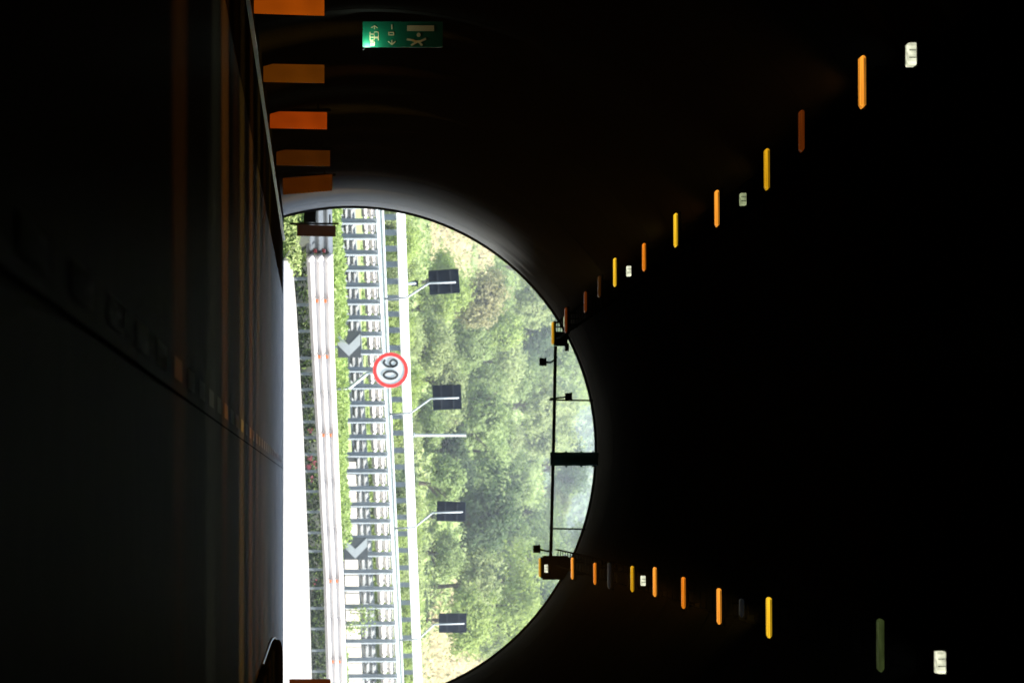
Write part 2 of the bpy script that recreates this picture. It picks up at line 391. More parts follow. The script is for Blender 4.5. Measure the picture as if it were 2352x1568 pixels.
t = thing('junction_box', 'dark box cluster at the end of the slanting lamp row', 'box', W(1293,750,YG))
mb = MB(); mb.box(W(1310,745,YG+.3),(.50,.5,.34)); mb.box(W(1290,778,YG+.1),(.36,.3,.30)); mb.box(W(1302,797,YG+.05),(.2,.2,.10)); mb.build('casing', m_dark, t)
mb = MB(); mb.box(W(1345,752,YG+.2),(.05,.05,.5)); mb.build('bracket', m_dark, t)
t = thing('junction_box', 'dark box cluster at the mouth end of the short lower lamp row', 'box', W(1275,1303,YG))
mb = MB(); mb.box(W(1275,1303,YG+.5),(.60,.5,.62)); mb.box(W(1300,1298,YG+.2),(.42,.3,.26)); mb.build('casing', m_dark, t)
mb = MB(); mb.box(W(1325,1310,YG+.2),(.05,.05,.5)); mb.build('bracket', m_dark, t)

# ------------------------------------------------------------------ amber marker panels along the wall
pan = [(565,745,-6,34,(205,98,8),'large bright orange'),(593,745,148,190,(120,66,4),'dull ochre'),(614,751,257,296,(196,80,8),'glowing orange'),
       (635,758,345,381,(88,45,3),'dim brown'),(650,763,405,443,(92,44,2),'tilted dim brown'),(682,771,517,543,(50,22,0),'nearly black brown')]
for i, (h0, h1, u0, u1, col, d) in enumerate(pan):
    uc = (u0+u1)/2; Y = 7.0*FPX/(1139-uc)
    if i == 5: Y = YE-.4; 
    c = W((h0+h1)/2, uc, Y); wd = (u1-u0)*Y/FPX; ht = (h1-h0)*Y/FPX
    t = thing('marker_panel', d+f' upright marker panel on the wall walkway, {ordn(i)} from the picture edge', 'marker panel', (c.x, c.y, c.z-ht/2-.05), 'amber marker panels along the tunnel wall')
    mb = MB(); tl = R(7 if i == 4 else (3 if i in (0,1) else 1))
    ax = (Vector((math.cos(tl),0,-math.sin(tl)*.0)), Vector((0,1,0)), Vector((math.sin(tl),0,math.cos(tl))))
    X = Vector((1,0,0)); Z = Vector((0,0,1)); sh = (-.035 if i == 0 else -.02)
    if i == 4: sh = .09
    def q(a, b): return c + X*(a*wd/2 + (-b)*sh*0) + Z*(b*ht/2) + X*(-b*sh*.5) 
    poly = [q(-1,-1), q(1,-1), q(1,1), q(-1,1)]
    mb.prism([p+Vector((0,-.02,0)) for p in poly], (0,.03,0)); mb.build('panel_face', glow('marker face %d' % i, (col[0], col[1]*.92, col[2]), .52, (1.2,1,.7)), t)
    mb = MB()
    mb.box(c+Vector((-wd/2-.035,.03,-.05)), (.05,.05,ht+.25)); mb.build('post', m_dark, t)
    for zz in (-.3,.35):
        mb = MB(); mb.box(c+Vector((-wd/2-.14,.03,ht*zz)), (.26,.04,.04)); mb.build('bracket', m_dark, t)
c = W(712, 1572, YE-.6)
t = thing('marker_panel', 'dark brown marker panel at the mouth, cut off by the picture edge', 'marker panel', (c.x, c.y, 0))
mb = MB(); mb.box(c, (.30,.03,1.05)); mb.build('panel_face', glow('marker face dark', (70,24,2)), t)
mb = MB(); mb.box(c+Vector((0,.04,-.25)), (.06,.04,1.3)); mb.build('post', m_dark, t)

# ------------------------------------------------------------------ green escape sign
YS = 92.6
def sp(h, u, off=0): return W(h, u, YS-off)
t = thing('escape_sign', 'green escape route sign with pale door and running figure on the dark wall', 'sign', sp(925, 80))
m_green = mat('green sign sheet', (.0,.17,.08), .45, emit=(0,.30,.13), estr=.003*EK)
m_pale = mat('pale sign figure', (.75,.66,.36), .5, emit=(.7,.45,.15), estr=.03*EK)
mb = MB(); mb.prism([sp(833,50), sp(833,109), sp(1017,109), sp(1017,50)], (0,.06,0)); mb.build('sign_board', m_green, t)
def strokes(name, lst, wpx, m, off=.006, closed=False):
    mb = MB()
    for poly in lst:
        for (a, b) in zip(poly[:-1], poly[1:]):
            d = Vector((b[0]-a[0], b[1]-a[1])); 
            if d.length < 1e-6: continue
            d.normalize(); nn = Vector((-d.y, d.x))*wpx/2; e = d*wpx*.35
            p = [(a[0]-e.x+nn.x, a[1]-e.y+nn.y), (b[0]+e.x+nn.x, b[1]+e.y+nn.y), (b[0]+e.x-nn.x, b[1]+e.y-nn.y), (a[0]-e.x-nn.x, a[1]-e.y-nn.y)]
            mb.prism([sp(*q, off) for q in p], (0,.004,0))
    return mb.build(name, m, t)
mb = MB(); mb.prism([sp(935,58.8,.006), sp(935,72,.006), sp(997,72,.006), sp(997,58.8,.006)], (0,.004,0)); mb.build('door_symbol', m_pale, t)
mb = MB(); mb.prism([sp(961.5+4.6*math.cos(a), 80.6+5*math.sin(a), .006) for a in np.linspace(0, 2*math.pi, 14)[:-1]], (0,.004,0))
for c2 in [[(936,91),(948,93),(958,97)], [(952,96),(966,95)], [(966,95),(977,90)], [(956,98),(945,104)], [(962,97),(969,104)]]:
    for a, b in zip(c2[:-1], c2[1:]):
        d = Vector((b[0]-a[0], b[1]-a[1])).normalized(); nn = Vector((-d.y, d.x))*2.4; e = d*1.5
        mb.prism([sp(a[0]-e.x+nn.x, a[1]-e.y+nn.y, .006), sp(b[0]+e.x+nn.x, b[1]+e.y+nn.y, .006), sp(b[0]+e.x-nn.x, b[1]+e.y-nn.y, .006), sp(a[0]-e.x-nn.x, a[1]-e.y-nn.y, .006)], (0,.004,0))
mb.build('figure_symbol', m_pale, t)
def seg(ch, h0, u0, hh, ww):                   # simple stroked characters, upright in the place
    S = {'5': [[(1,1),(1,0),(.5,0),(.5,1),(0,1),(0,0)]], '3': [[(1,0),(1,1),(.5,1),(.5,.3)],[(.5,1),(0,1),(0,0)]], 'm': [[(0,0),(.6,0),(.6,.5),(0,.5)],[(.6,.5),(.6,1),(0,1)]],
         '<': [[(1,.9),(.5,.1),(0,.9)]], '>': [[(1,.1),(.5,.9),(0,.1)]], '-': [[(.5,0),(.5,1)]], 'o': [[(0,0),(1,0),(1,1),(0,1),(0,0)]]}
    return [[(h0+a*hh, u0+b*ww) for a, b in p] for p in S[ch]]
strokes('distance_writing', seg('<',853,59,14,6)+seg('-',853,60,14,7)+seg('5',850,74,19,5)+seg('3',850,81,19,5)+seg('5',850,88,19,5)+seg('m',851,97,16,7), 1.7, m_pale)
strokes('arrow_symbol', seg('-',892,58,16,9)+seg('o',893,75,11,6)+seg('>',892,95,16,9)+seg('-',892,93,16,9), 2.6, m_pale)
mb = MB(); lc = sp(828, 118, .28); mb.box(lc, (.10,.08,.06)); mb.build('lamp_shade', m_dark, t)
mb = MB(); mb.tube([lc, sp(838,112,.0)+Vector((0,.03,0))], .01, 6); mb.build('lamp_arm', m_dark, t)
ld = bpy.data.lights.new('sign_light', 'POINT'); ld.energy = 1.6; ld.color = (.8,1,.85); ld.shadow_soft_size = .03
lo = bpy.data.objects.new('sign_light', ld); C.objects.link(lo); lo.parent = t; lo.location = sp(843, 108, .13)-t.location
# ------------------------------------------------------------------ outer guardrail (three waves)
ra_top = [(440,762),(600,765),(800,768),(1000,776),(1200,783),(1300,788),(1568,797),(1700,800)]
ra_bot = [(440,700),(600,704),(800,714),(1000,726),(1200,736),(1300,742),(1568,750),(1700,753)]
def wave(u, wd, top, bot, nw, depth, steps=8):
    a = L(ip(u, bot), u, wd); b = L(ip(u, top), u, wd); nrm = Vector((.97,-.25,0)); out = []
    N = nw*steps
    for k in range(N+1):
        s = k/N; ph = math.cos(2*math.pi*(s*nw-.5)); out.append(a.lerp(b, s)+nrm*(depth*max(-.9, min(.9, ph*1.1))))
    return out
rail = thing('guardrail', 'bright white guardrail of three waves round the outside of the bend', 'guardrail', L(700,1000,0))
def railpart(name, u0, u1, wd, top, bot, nw, depth, m, parent, step=24):
    mb = MB(); n = max(2, int((u1-u0)/step)+1); rings = []
    for u in np.linspace(u0, u1, n):
        fr = wave(u, wd, top, bot, nw, depth); bk = [p+Vector((-.012,.003,0)) for p in reversed(fr)]
        rings.append(fr+bk)
    mb.sweep(rings); return mb.build(name, m, parent, smooth=True)
ru = [590,687,815,905,995,1105,1215,1330,1420,1515,1640]
for a, b in zip(ru[:-1], ru[1:]): railpart('rail_beam', a, b, .0, ra_top, ra_bot, 3, .085, m_rail, rail)
railpart('rail_beam', 452, 586, .12, ra_top, ra_bot, 3, .05, m_rail_shade, rail)['label'] = 'shade-darkened grey end length of the guardrail near the tunnel mouth'
for hc in (.16,.5,.84):                        # rounded end pieces where the white length begins
    mb = MB(); hA = ip(592, ra_bot); hB = ip(592, ra_top); c = L(hA+(hB-hA)*hc, 592, -.07)
    mb.tube([c+Vector((-.03,-.25,0)), c+Vector((-.01,-.12,0)), c+Vector((0,0,0)), c+Vector((.03,.25,0))], [.05,.12,.13,.1], 10); mb.build('rail_end', m_rail, rail, smooth=True)
for u in (572,687,815,995,1330,1515):
    for s in (.335,.665):
        c = L(ip(u, ra_bot)+s*(ip(u, ra_top)-ip(u, ra_bot)), u, -.02)
        mb = MB(); mb.prism([c+Vector((.0,-.01,-.045)), c+Vector((.0,-.22,-.03)), c+Vector((.02,-.22,.03)), c+Vector((.0,-.01,.045))], (.10,-.0,0))
        mb.build('reflector', m_darkred if u == 572 else m_orange, rail)
for u in (640,700,760,822,858,894,932,968,1004,1043,1082,1128,1175,1223,1265,1307,1350,1396,1443,1493,1541):
    p = L(ip(u, ra_bot)+25, u, .33); b = L(edgeH(u)-6, u, .33)
    mb = MB(); c = (p+b)/2; mb.box(c, (.09,.16,(p-b).length)); mb.box(c+Vector((.09,0,(p-b).length*.25)), (.06,.12,.25)); mb.build('rail_post', m_post, rail)
# end anchorage in the mouth's shade
t = thing('rail_anchor', 'dark steel anchor frame where the guardrail meets the tunnel mouth', 'anchor frame', W(700,470,YE+3))
mb = MB(); mb.box(W(692,464,YE+1), (.36,.3,.98)); mb.build('plate', m_dark, t)
mb = MB(); mb.box(W(712,492,YE+1.1), (.42,.2,.30)); mb.build('brace', m_dark, t)

# ------------------------------------------------------------------ second barrier, with posts, rails, tube and white beam
WB = 6.0
bar = thing('barrier', 'tall grey steel barrier with cream rails and a thick white top beam behind the hedge', 'barrier', L(800,1000,WB))
pu = [441,477,513,548,585,621,660,698,735,772,813,853,892,931,970,1008,1048,1086,1126,1163,1201,1239,1277,1317,1356,1397,1436,1477,1519,1557,1596]
B = dict(base=[(440,785),(1000,790),(1300,792),(1600,800)], t1=[(470,860),(900,880),(1400,903),(1600,911)], t2=[(470,881),(900,898),(1400,921),(1600,929)],
         w1=[(470,909),(900,923),(1400,943),(1600,951)], w2=[(470,930),(900,944),(1400,963),(1600,971)],
         u1=[(470,829),(900,847),(1400,868),(1600,876)], u2=[(470,860),(900,878),(1400,901),(1600,909)],
         l1=[(470,786),(900,808),(1400,830),(1600,838)], l2=[(470,812),(900,834),(1400,858),(1600,866)])
nB = Vector((.97,-.25,0)); tB = Vector((.25,.97,0))
for u in pu:
    for (h0, h1) in ((ip(u,B['base'])-3, ip(u,B['t1'])+4),):
        a = L(h0, u-6, WB-.25); b = L(h1, u-6, WB-.25); mb = MB(); c = (a+b)/2; hgt = b.z-a.z
        mb.box(c, (.14,.03,hgt)); mb.box(c+Vector((-.065,.09,0)), (.02,.15,hgt))
        po = mb.build('post', m_post, bar)
        mb = MB(); mb.box(c+Vector((.095,.0,0)), (.05,.14,hgt)); mb.build('sunlit_edge', m_post_lit, po)
    a = L(ip(u,B['t2'])-2, u-14, WB+.35); b = L(ip(u,B['w1'])+6, u-14, WB+.35)
    mb = MB(); mb.box((a+b)/2, (.19,.14,b.z-a.z)); mb.build('upper_post', m_post, bar)
def strip(name, lo, hi, wd, thick, m, u0=436, u1=1604, n=30, round_=False, dz=0):
    mb = MB(); rings = []
    for u in np.linspace(u0, u1, n):
        a = L(ip(u, lo), u, wd); b = L(ip(u, hi), u, wd)
        if round_:
            c = (a+b)/2; r = (b.z-a.z)/2
            rings.append([c+nB*(r*math.cos(q))+Vector((0,0,r*math.sin(q))) for q in np.linspace(0, 2*math.pi, 13)[:-1]])
        else: rings.append([a+nB*thick/2, b+nB*thick/2, b-nB*thick/2, a-nB*thick/2])
    mb.sweep(rings); return mb.build(name, m, bar, smooth=round_)
o = strip('top_beam', B['w1'], B['w2'], WB, .22, m_white); bv = o.modifiers.new('b','BEVEL'); bv.width = .04; bv.segments = 2
mid = lambda s, e: [(p[0], p[1]+(q[1]-p[1])*s) for p, q in zip(B['t1'], B['t2'])] if e == 0 else None
strip('tube_rail', mid(.0,0), mid(.36,0), WB-.1, 0, m_tube, round_=True)
strip('tube_rail', mid(.38,0), mid(.66,0), WB-.04, 0, m_tube, round_=True)
strip('tube_rail', mid(.70,0), mid(1,0), WB-.1, 0, m_tube, round_=True)
# cream two-wave beam in separate bays, and the broken lower rail
for a, b in zip(pu[:-1], pu[1:]):
    railpart('cream_beam', a-1, b-11, WB, B['u1'], B['u2'], 2, .075, m_beam2, bar, 12)
    k = random.uniform(-1, 1.5)
    railpart('lower_beam', a+3+k, b-14+k, WB+.3, B['l1'], B['l2'], 2, .06, m_low, bar, 12)
o = strip('back_plate', [(p[0], p[1]-6) for p in B['l1']], [(p[0], p[1]+3) for p in B['l2']], WB+.75, .04, m_post)
o = strip('plinth', B['base'], [(470,808),(1000,816),(1290,822),(1600,834)], WB+.45, .35, m_plinth, u0=1050)

# backs of the square signs on bent posts
def bentpost(pts, r, m, parent, name='bent_post'):
    mb = MB(); P = [Vector(p) for p in pts]; out = [P[0]]
    for i in range(1, len(P)-1):
        out += [P[i].lerp(P[i-1], .12), P[i], P[i].lerp(P[i+1], .12)]
    out.append(P[-1]); mb.tube(out, r, 8); return mb.build(name, m, parent, smooth=True)
for i, (h, u, hh, uw) in enumerate([(1020,647,70,56),(1027,912,66,57),(1036,1174,66,46),(1040,1430,64,45)]):
    Y = lineY(u, WB-.3); c = W(h, u, Y); k = Y/FPX
    dd = ['nearest the arch, beside a small grey arm', 'behind and above the round speed sign', 'beyond the lone white post, over the dark bushes', 'last along the white beam, over dry straw'][i]
    t = thing('square_sign', 'dark square sign back, '+dd, 'sign', W(ip(u+38,B['w1'])-10, u+38, Y), 'dark square sign backs along the white beam')
    rx = R([4,2,-2,0][i]); ax = (Vector((math.cos(rx),0,math.sin(rx))), Vector((0,1,0)), Vector((-math.sin(rx),0,math.cos(rx))))
    mb = MB(); mb.box(c+Vector((0,.05,0)), (uw*k, .03, hh*k), ax)
    o = mb.build('sign_back', m_navy, t); bv = o.modifiers.new('b','BEVEL'); bv.width = .02
    mb = MB()
    for s in (-.2,.22): mb.box(c+Vector((0,.025,s*hh*k)), (uw*k*.96, .03, .05), ax)
    mb.build('stiffener', mat('sign rail %d' % i, (.01,.016,.026), .5), t)
    yy = Y-.06
    bentpost([W(ip(u,B['t2'])-5, u+39, yy), W(ip(u,B['w2'])-3, u+37, yy), W(985+i*4, u+3, yy), W(h+27, u+1, yy)], .034, m_arm, t)
t = thing('beam_post', 'slim lone white post standing up from the white beam', 'post', L(940,999,WB))
mb = MB(); mb.tube([L(935,999,WB+.05), L(1071,999,WB+.05)], .05, 10); mb.build('pole', m_white, t)
mb = MB(); mb.box(L(952,999,WB+.02), (.16,.16,.03)); mb.build('foot_plate', m_tube, t)
t = thing('beam_sensor', 'small dark device on a pale arm above the white beam', 'device', L(945,652,WB+.3))
mb = MB(); mb.box(L(953,651,WB+.35), (.18,.14,.22)); mb.build('casing', m_navy, t)
mb = MB(); mb.tube([L(925,652,WB+.1), L(955,650,WB+.15)], .045, 8); mb.build('arm', m_tube, t)

# chevron boards pointing along the bend
for (h0, h1, u0, u1, nm) in [(776,829,759,821,'nearer the tunnel arch, beside the round speed sign'), (789,845,1233,1285,'farther from the tunnel arch, where the hedge ends')]:
    uc = (u0+u1)/2; Y = lineY(uc, .55); t = thing('chevron_sign', 'grey and black chevron board '+nm, 'sign', W(760, uc, Y), 'chevron boards in the hedge')
    mb = MB(); mb.prism([W(h0,u0,Y), W(h0,u1,Y), W(h1,u1,Y), W(h1,u0,Y)], (0,.03,0)); mb.build('board', m_chevb, t)
    mb = MB(); hm = (h0+h1)/2-1; th = (u1-u0)*.42
    tip = u1-3; arm = (h1-h0)/2-.5; back = u0+3
    for s in (1, -1):
        pts = [(hm, tip), (hm+s*arm, tip-arm*1.0), (hm+s*arm, max(u0+1, tip-arm-th)), (hm, tip-th)]
        if s < 0: pts = pts[::-1]
        mb.prism([W(a, b, Y-.008-.001*s) for a, b in pts], (0,.004,0))
    mb.build('chevron', m_chevw, t)
    mb = MB(); mb.tube([W(735, uc+6, Y+.08), W(h1-4, uc+6, Y+.08)], .04, 8); mb.build('post', m_tube, t)

# the speed limit sign
Y9 = lineY(850, 1.2); hc, uc, r9 = 897, 850, 41.0
t = thing('speed_sign', 'round red rimmed speed limit sign reading 90 on a bent post', 'sign', W(775, 893, Y9+.1))
def disc(r0, r1, y, m, name, n=48):
    mb = MB(); a = [W(hc+r1*math.cos(q), uc+r1*math.sin(q), y) for q in np.linspace(0, 2*math.pi, n+1)[:-1]]
    if r0 == 0: mb.prism(a, (0,.02,0))
    else:
        b = [W(hc+r0*math.cos(q), uc+r0*math.sin(q), y) for q in np.linspace(0, 2*math.pi, n+1)[:-1]]
        mb.sweep([[p for p in a], [p for p in b]], closed=True, caps=False)
    return mb.build(name, m, t, fix=(r0 == 0))
disc(0, r9, Y9, m_signw, 'disc'); disc(32.5, r9-.6, Y9-.012, m_signr, 'red_rim')
def ribbon(pts, wpx, name):
    mb = MB(); P = [Vector(p) for p in pts]; ring = []
    for i, p in enumerate(P):
        tt = (P[min(i+1, len(P)-1)]-P[max(i-1, 0)]).normalized(); nn = Vector((-tt.y, tt.x))*wpx/2
        ring.append([W(p.x+nn.x, p.y+nn.y, Y9-.014), W(p.x-nn.x, p.y-nn.y, Y9-.014)])
    mb.sweep(ring, closed=False); return mb.build(name, m_black, t, fix=False)
ribbon([(897+15.5*math.cos(q), 861+8.6*math.sin(q)) for q in np.linspace(0, 2*math.pi, 33)], 5.0, 'digit_zero')
nine = [(903.8+8.2*math.cos(q), 833.5+7.4*math.sin(q)) for q in np.linspace(R(200), R(200)-2*math.pi, 25)]
tail = [(911,836),(908,840),(902,842.0),(896,842.2),(889,841),(884,837.5),(881.5,833),(882.5,828.5),(885,826.5)]
ribbon(nine, 4.8, 'digit_nine'); ribbon(tail, 4.8, 'digit_nine')
bentpost([W(765,893,Y9+.12), W(802,891,Y9+.12), W(845,856,Y9+.12), W(925,850,Y9+.12)], .05, m_tube, t)
mb = MB(); mb.box(W(897,850,Y9+.06), (.75,.06,.06)); mb.build('clamp', m_tube, t)

# ------------------------------------------------------------------ vegetation
def leafmesh(name, cen, sz, m, flat=.0, aspect=.55, nrm=None):
    """one leaf-shaped quad at each centre; nrm = the way the foliage mass faces there"""
    n = len(cen); cen = np.asarray(cen, float); sz = np.broadcast_to(sz, (n,)).astype(float)
    if nrm is None: nv = RNG.normal(size=(n,3)); nv[:,2] = np.abs(nv[:,2])
    else: nv = np.asarray(nrm)/np.maximum(1e-6, np.linalg.norm(nrm, axis=1))[:,None] + RNG.normal(size=(n,3))*.38
    nv /= np.linalg.norm(nv, axis=1)[:,None]
    a = RNG.normal(size=(n,3)); a -= (a*nv).sum(1)[:,None]*nv; a /= np.linalg.norm(a, axis=1)[:,None]
    b = np.cross(nv, a)
    a = a*sz[:,None]*.5; b = b*sz[:,None]*.5*aspect
    v = np.stack([cen-a, cen+b*1.0-a*.1, cen+a, cen-b-a*.1], 1).reshape(-1, 3)
    me = bpy.data.meshes.new(name); me.vertices.add(4*n); me.vertices.foreach_set('co', v.ravel())
    me.loops.add(4*n); me.loops.foreach_set('vertex_index', np.arange(4*n, dtype=np.int32))
    me.polygons.add(n); me.polygons.foreach_set('loop_start', np.arange(0, 4*n, 4, dtype=np.int32))
    me.update(calc_edges=True); me.materials.append(m); return me
def crown_points(nc, per, rx, rz, lump=.42, seed=0):
    """leaf clumps on and inside an uneven crown"""
    g = np.random.default_rng(seed); out = []; nrs = []
    subs = [(g.uniform(-.45,.45), g.uniform(-.45,.45), g.uniform(-.2,.45), g.uniform(.45,.75)) for _ in range(6)]+[(0,0,0,.7)]
    for _ in range(nc):
        s = subs[g.integers(len(subs))]; d = g.normal(size=3); d /= np.linalg.norm(d)
        if d[2] < -.3: d[2] *= -.6
        r = s[3]*g.uniform(.65, 1.05); c = np.array([s[0]+d[0]*r, s[1]+d[1]*r, (s[2]+d[2]*r)])
        k = g.uniform(.12, .26)*lump/.42
        off = g.normal(size=(per,3)); pts = c + off*k*.6
        nn = np.array([rx, rx, rz]); nr = off*.55+d*1.0+np.array([0,0,.35])
        out.append(pts*nn); nrs.append(nr)
    return np.concatenate(out), np.concatenate(nrs)
VAR = []
for i in range(7):
    rx = [1.9,2.3,1.5,2.0,2.6,1.7,2.1][i]; rz = [1.7,1.6,2.1,1.3,2.0,1.5,1.9][i]
    pts, nrs = crown_points(90, 72, rx, rz, seed=20+i); pts[:,2] += rz*1.15
    VAR.append((pts, rx, rz, nrs))
CROWN = {}
def crownmesh(v, col):
    if (v, col) not in CROWN:
        CROWN[(v, col)] = leafmesh('crown', VAR[v][0], RNG.uniform(.13,.27, len(VAR[v][0])), m_leaf[col], nrm=VAR[v][3])
    return CROWN[(v, col)]
TRUNK = {}
def trunkmesh(v):
    if v not in TRUNK:
        rx, rz = VAR[v][1], VAR[v][2]; mb = MB(); g = random.Random(v)
        mb.tube([(0,0,-.6),(.05,0,rz*.4),(-.03,.05,rz*.9),(0,0,rz*1.6)], [.16,.12,.09,.03], 7)
        for k in range(6):
            a = g.uniform(0, 6.28); z0 = rz*g.uniform(.4,.9); e = g.uniform(.5,.85)
            mb.tube([(0,0,z0),(math.cos(a)*rx*e*.5, math.sin(a)*rx*e*.5, z0+rz*.35),(math.cos(a)*rx*e, math.sin(a)*rx*e, z0+rz*g.uniform(.5,.9))], [.06,.04,.012], 5)
        o = mb.build('trunk', m_bark); TRUNK[v] = o.data; bpy.data.objects.remove(o)
    return TRUNK[v]
def zone(h, u):
    """kind of growth the slope shows there, None for open ground"""
    def inr(a, b, c, d): return a <= h <= b and c <= u <= d
    if inr(985,1125,470,610) : return None if random.random() < .8 else 'straw tinged'
    if inr(960,1120,1440,1600): return None if random.random() < .72 else random.choice(['straw tinged','mid green'])
    if inr(1000,1060,770,870) or inr(940,1000,1020,1140) or inr(1050,1120,890,950): return 'dark green' if random.random() < .8 else 'mid green'
    if inr(1005,1150,880,1260): return random.choice(['mid green','mid green','pale green','mid green','dark green'])
    if h < 1005: return random.choice(['yellow green','yellow green','pale green'])
    if inr(1040,1120,640,760): return random.choice(['pale green','yellow green','straw tinged'])
    if inr(1180,1260,740,900): return random.choice(['dark green','mid green'])
    return random.choice(['pale green','mid green','mid green','pale green','yellow green','dark green' if u > 900 else 'pale green'])
spots = []
for Yb, du, hlim in [(257,34,None),(268,40,None),(285,60,None),(315,76,None),(350,80,None),(390,78,None),(430,74,None),(475,70,None),(525,62,None),(575,56,None),(618,46,None)]:
    u = 440+random.uniform(0, 40)
    while u < 1600:
        Y = Yb+random.uniform(-9, 9)*(Yb/350); x = W(900, u, Y).x; z = hillz(x, Y); h, _ = proj(Vector((x, Y, z+1.6)))
        inside = (h-808)**2+(u-1025)**2 < 600**2
        if inside and not (Y > 480 and 1290 < u < 1400):
            k = zone(h, u)
            if k: spots.append((x, Y, z, h, u, k))
        u += du*random.uniform(.75, 1.3)
tiers = {}
for s in spots:
    tn = ['foot of the slope','lower slope','middle slope','upper slope','crest'][min(4, int((s[1]-250)/78))]
    tiers.setdefault((s[5], tn), []).append(s)
nT = 0
for (k, tn), lst in tiers.items():
    lst.sort(key=lambda s: s[4])
    for i, (x, Y, z, h, u, _) in enumerate(lst):
        v = random.randrange(7); sc_ = random.uniform(.75, 1.2)*(1 if Y > 300 else .52)*(1.15 if Y > 450 else 1)
        t = thing('hillside_tree', f'{k} bushy tree, {ordn(i)} from the picture top at the {tn}', 'tree', (x, Y, z-.3), 'trees on the slope behind the white beam')
        t.rotation_euler.z = random.uniform(0, 6.28); t.scale = (sc_, sc_, sc_*random.uniform(.85, 1.2))
        for nm, me in (('crown', crownmesh(v, k)), ('trunk', trunkmesh(v))):
            o = bpy.data.objects.new(nm, me); C.objects.link(o); o.parent = t
        nT += 1
print('trees', nT)

# slope and far hill as one terrain
ysT = list(np.arange(206, 300, 6))+list(np.arange(300, 700, 14))+list(np.arange(700, 1500, 40))+list(np.arange(1500, 2700, 120))
xsT = np.linspace(-1, 1, 70); mb = MB(); vs = []
for y in ysT:
    xc = -0.012*y+(y-175)*0.0; half = 45+y*.10
    for s in xsT:
        x = xc+s*half; vs.append((x if y > 300 else x, y, hillz(x, y)))
# the terrain must stay behind the second barrier
def clampz(v):
    x, y, z = v
    xl = -6.7-1.033*8.2+.2585*(y-175)
    return (x, y, z if x < xl else min(z, -.6+max(0, (y-330)*.0) if y < 300 else z))
vs = [clampz(v) for v in vs]; nX = len(xsT)
mb.add(vs, [(j*nX+i, j*nX+i+1, (j+1)*nX+i+1, (j+1)*nX+i) for j in range(len(ysT)-1) for i in range(nX-1)])
m_hill = mat('slope grass and straw', (.21,.28,.09), .95, noise_s=.09, col2=(.17,.21,.08), detail=8)
struct(mb.build('hillside', m_hill, smooth=True, fix=False))

# low scrub over the slope
pts = []; nrs = []; dryp = []; dryn = []
for _ in range(4200):
    Y = random.uniform(250, 640); u = random.uniform(430, 1610); x = W(900,u,Y).x; z = hillz(x, Y)
    if x > -6.7-1.033*8.2+.2585*(Y-175) and Y < 300: continue
    h, _u = proj(Vector((x, Y, z)))
    dry = (470 < u < 600 and 985 < h < 1125) or (u > 1440 and 960 < h < 1120)
    if dry and random.random() < .8:
        for _k in range(3):
            p = RNG.normal(size=(26,3))*np.array([.9,.9,.16]); p[:,2] = np.abs(p[:,2]); dryp.append(p+np.array([x+random.uniform(-1.5,1.5), Y+random.uniform(-4,4), z+.05])); dryn.append(np.tile([.2,-.8,.7], (26,1)))
        continue
    k = random.uniform(.3,.8)*(.6 if Y < 300 else 1)
    p = RNG.normal(size=(26,3))*np.array([k, k, k*.5]); p[:,2] = np.abs(p[:,2]); nrs.append(p*np.array([1,1,2])+np.array([0,0,k*.4])); pts.append(p+np.array([x, Y, z-.05]))
pts = np.concatenate(pts)
dryp = np.concatenate(dryp)
o = bpy.data.objects.new('dry_grass', leafmesh('dry_grass', dryp, RNG.uniform(.25,.5,len(dryp)), mat('straw', (.44,.37,.21), .9, noise_s=.5, amt=.25, trans=.2), nrm=np.concatenate(dryn), aspect=.3)); C.objects.link(o); o['kind'] = 'stuff'; o['label'] = 'dry straw coloured grass in open patches of the slope'
o = bpy.data.objects.new('scrub', leafmesh('scrub', pts, RNG.uniform(.2,.4,len(pts)), m_scrub, nrm=np.concatenate(nrs))); C.objects.link(o); o['kind'] = 'stuff'; o['label'] = 'low pale scrub covering the slope between the trees'
# far wood on the hazy hill
pts = []; nrs = []
for _ in range(5200):
    Y = random.uniform(690, 2100)**1.0; u = random.uniform(430, 1610); x = W(1200,u,Y).x; z = hillz(x, Y)
    n_ = noise.noise(Vector((x*.03, Y*.012, 0)))
    k = random.uniform(1.6,3.4)*(1+.35*n_)*(Y/1000)**.5
    p = RNG.normal(size=(30,3)); p /= np.linalg.norm(p, axis=1)[:,None]; p *= np.array([k, k, k*.9]); p[:,2] = np.abs(p[:,2])
    nrs.append(p.copy()); pts.append(p+np.array([x, Y, z+.6]))
pts = np.concatenate(pts)
o = bpy.data.objects.new('far_wood', leafmesh('far_wood', pts, RNG.uniform(.8,1.7,len(pts)), m_far, nrm=np.concatenate(nrs))); C.objects.link(o); o['kind'] = 'stuff'; o['label'] = 'far bluish wood on the hill beyond the crest'

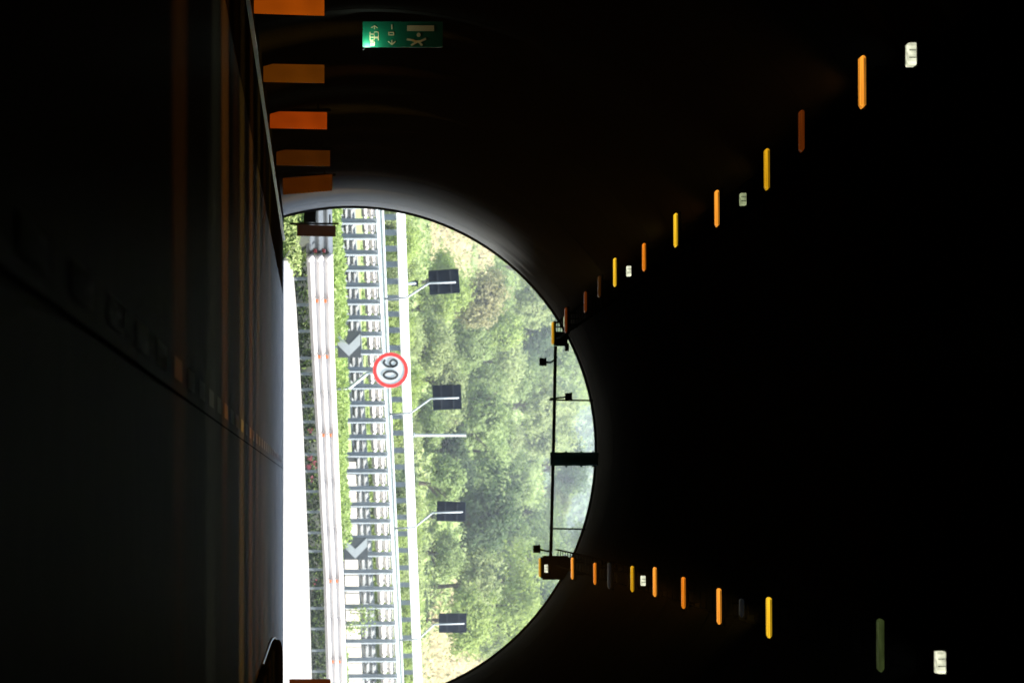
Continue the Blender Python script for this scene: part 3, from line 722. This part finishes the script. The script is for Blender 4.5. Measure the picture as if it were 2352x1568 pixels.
# hedge with oleander blossom behind the guardrail
hp = []; hq = []
top = [(440,778),(520,782),(600,792),(700,795),(820,797),(900,800),(1000,797),(1080,795),(1160,803),(1230,806),(1265,800),(1290,778),(1420,778),(1470,784),(1500,796),(1600,800)]
for _ in range(46000):
    u = random.uniform(440, 1605); wd = random.uniform(.5, 2.0); ht = ip(u, top)+4*noise.noise(Vector((u*.06, wd, 0)))*2
    hb = edgeH(u)-2; s = random.random()**.8; h = hb+(ht-hb)*s
    if wd > 1.3 and s < .3: continue
    dk = noise.noise(Vector((u*.05, h*.05, wd*1.5)))
    if dk < -.22 and s < .75: continue
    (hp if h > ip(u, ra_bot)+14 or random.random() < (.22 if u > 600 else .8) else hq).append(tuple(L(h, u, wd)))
t = thing('hedge', 'bright green oleander hedge growing close behind the white guardrail', 'hedge', L(690,1000,1.2))
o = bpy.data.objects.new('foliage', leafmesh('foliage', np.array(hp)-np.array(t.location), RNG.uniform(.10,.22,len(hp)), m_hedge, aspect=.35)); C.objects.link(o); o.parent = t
o = bpy.data.objects.new('inner_growth', leafmesh('inner_growth', np.array(hq)-np.array(t.location), RNG.uniform(.10,.22,len(hq)), m_hedge_shade, aspect=.35)); C.objects.link(o); o.parent = t  # darker leaves that paint the shade below the guardrail
fp = []
for u0, h0, n in [(1072,709,26),(1050,713,16),(1062,722,14),(1100,716,8),(985,712,7),(1340,722,6)]:
    for _ in range(n): fp.append(tuple(L(h0+random.gauss(0,2.4), u0+random.gauss(0,5), .4)-Vector(t.location)))
o = bpy.data.objects.new('blossom', leafmesh('blossom', fp, .10, m_pink, aspect=.8)); C.objects.link(o); o.parent = t
# a few separate shoots poking through the second barrier
for u, h, d in [(1408,835,'where a weed climbs the lower rail'),(1440,812,'rooted on the pale plinth')]:
    c = L(h-14, u, WB-.6); t = thing('weed', 'small yellow green weed on the grey barrier, '+d, 'plant', c)
    p = RNG.normal(size=(170,3))*np.array([.18,.18,.26])+np.array([0,0,.25])
    o = bpy.data.objects.new('foliage', leafmesh('foliage', p, .12, m_hedge)); C.objects.link(o); o.parent = t
    mb = MB(); mb.tube([c+Vector((0,0,-.3)), c+Vector((.02,0,.1)), c+Vector((0,.02,.4))], [.02,.015,.006], 5); mb.build('stem', m_bark, t)

wp = []
for _ in range(2600):
    f = random.random(); p = Vector((-5.9-random.random()*2.8, YE+.6+random.random()*19, 0))
    if p.x > -6.05-(p.y-YE)*.035+.0: p.x -= .4
    p.z = random.random()**2*.34+(p.y-YE)*.004; wp.append(tuple(p))
o = bpy.data.objects.new('verge_weeds', leafmesh('verge_weeds', wp, RNG.uniform(.08,.2,len(wp)), m_scrub, aspect=.4)); C.objects.link(o); o['kind'] = 'stuff'; o['label'] = 'low weeds and dry grass at the corner of the tunnel mouth'
# distant house
YH = 655; c = W(1188, 1345, YH); k = YH/FPX
t = thing('house', 'far small pink house among trees high on the slope', 'house', W(1170,1345,YH))
mb = MB(); mb.box(c, (44*k, 3, 26*k)); wl = mb.build('wall', mat('pink render', (.62,.36,.28), .8, noise_s=.8, amt=.15), t)
mb = MB(); a = 25*k; z0 = c.z+13*k
for s in (-1, 1): pass
mb.prism([Vector((c.x-a, c.y-1.8, z0)), Vector((c.x-a, c.y+1.8, z0)), Vector((c.x-a, c.y, z0+9*k))], (2*a, 0, 0)); mb.build('roof', mat('roof tile', (.42,.22,.15), .8, noise_s=2), t)
for s in (-12, 0, 12):
    mb = MB(); mb.box(c+Vector((s*k, -1.52, 1*k)), (5*k, .06, 8*k)); mb.build('window', m_dark, t)

# ------------------------------------------------------------------ haze
mh = bpy.data.materials.new('haze'); mh.use_nodes = True; n = mh.node_tree.nodes; n.remove(n['Principled BSDF'])
pv = n.new('ShaderNodeVolumePrincipled'); pv.inputs['Color'].default_value = (.80,.88,1,1); pv.inputs['Density'].default_value = .0006; pv.inputs['Anisotropy'].default_value = .2
mh.node_tree.links.new(pv.outputs[0], n['Material Output'].inputs['Volume'])
mb = MB(); mb.box((0, 1350, 120), (1100, 3000, 260)); o = mb.build('haze', mh); o['kind'] = 'stuff'; o['label'] = 'thin pale air over the valley'
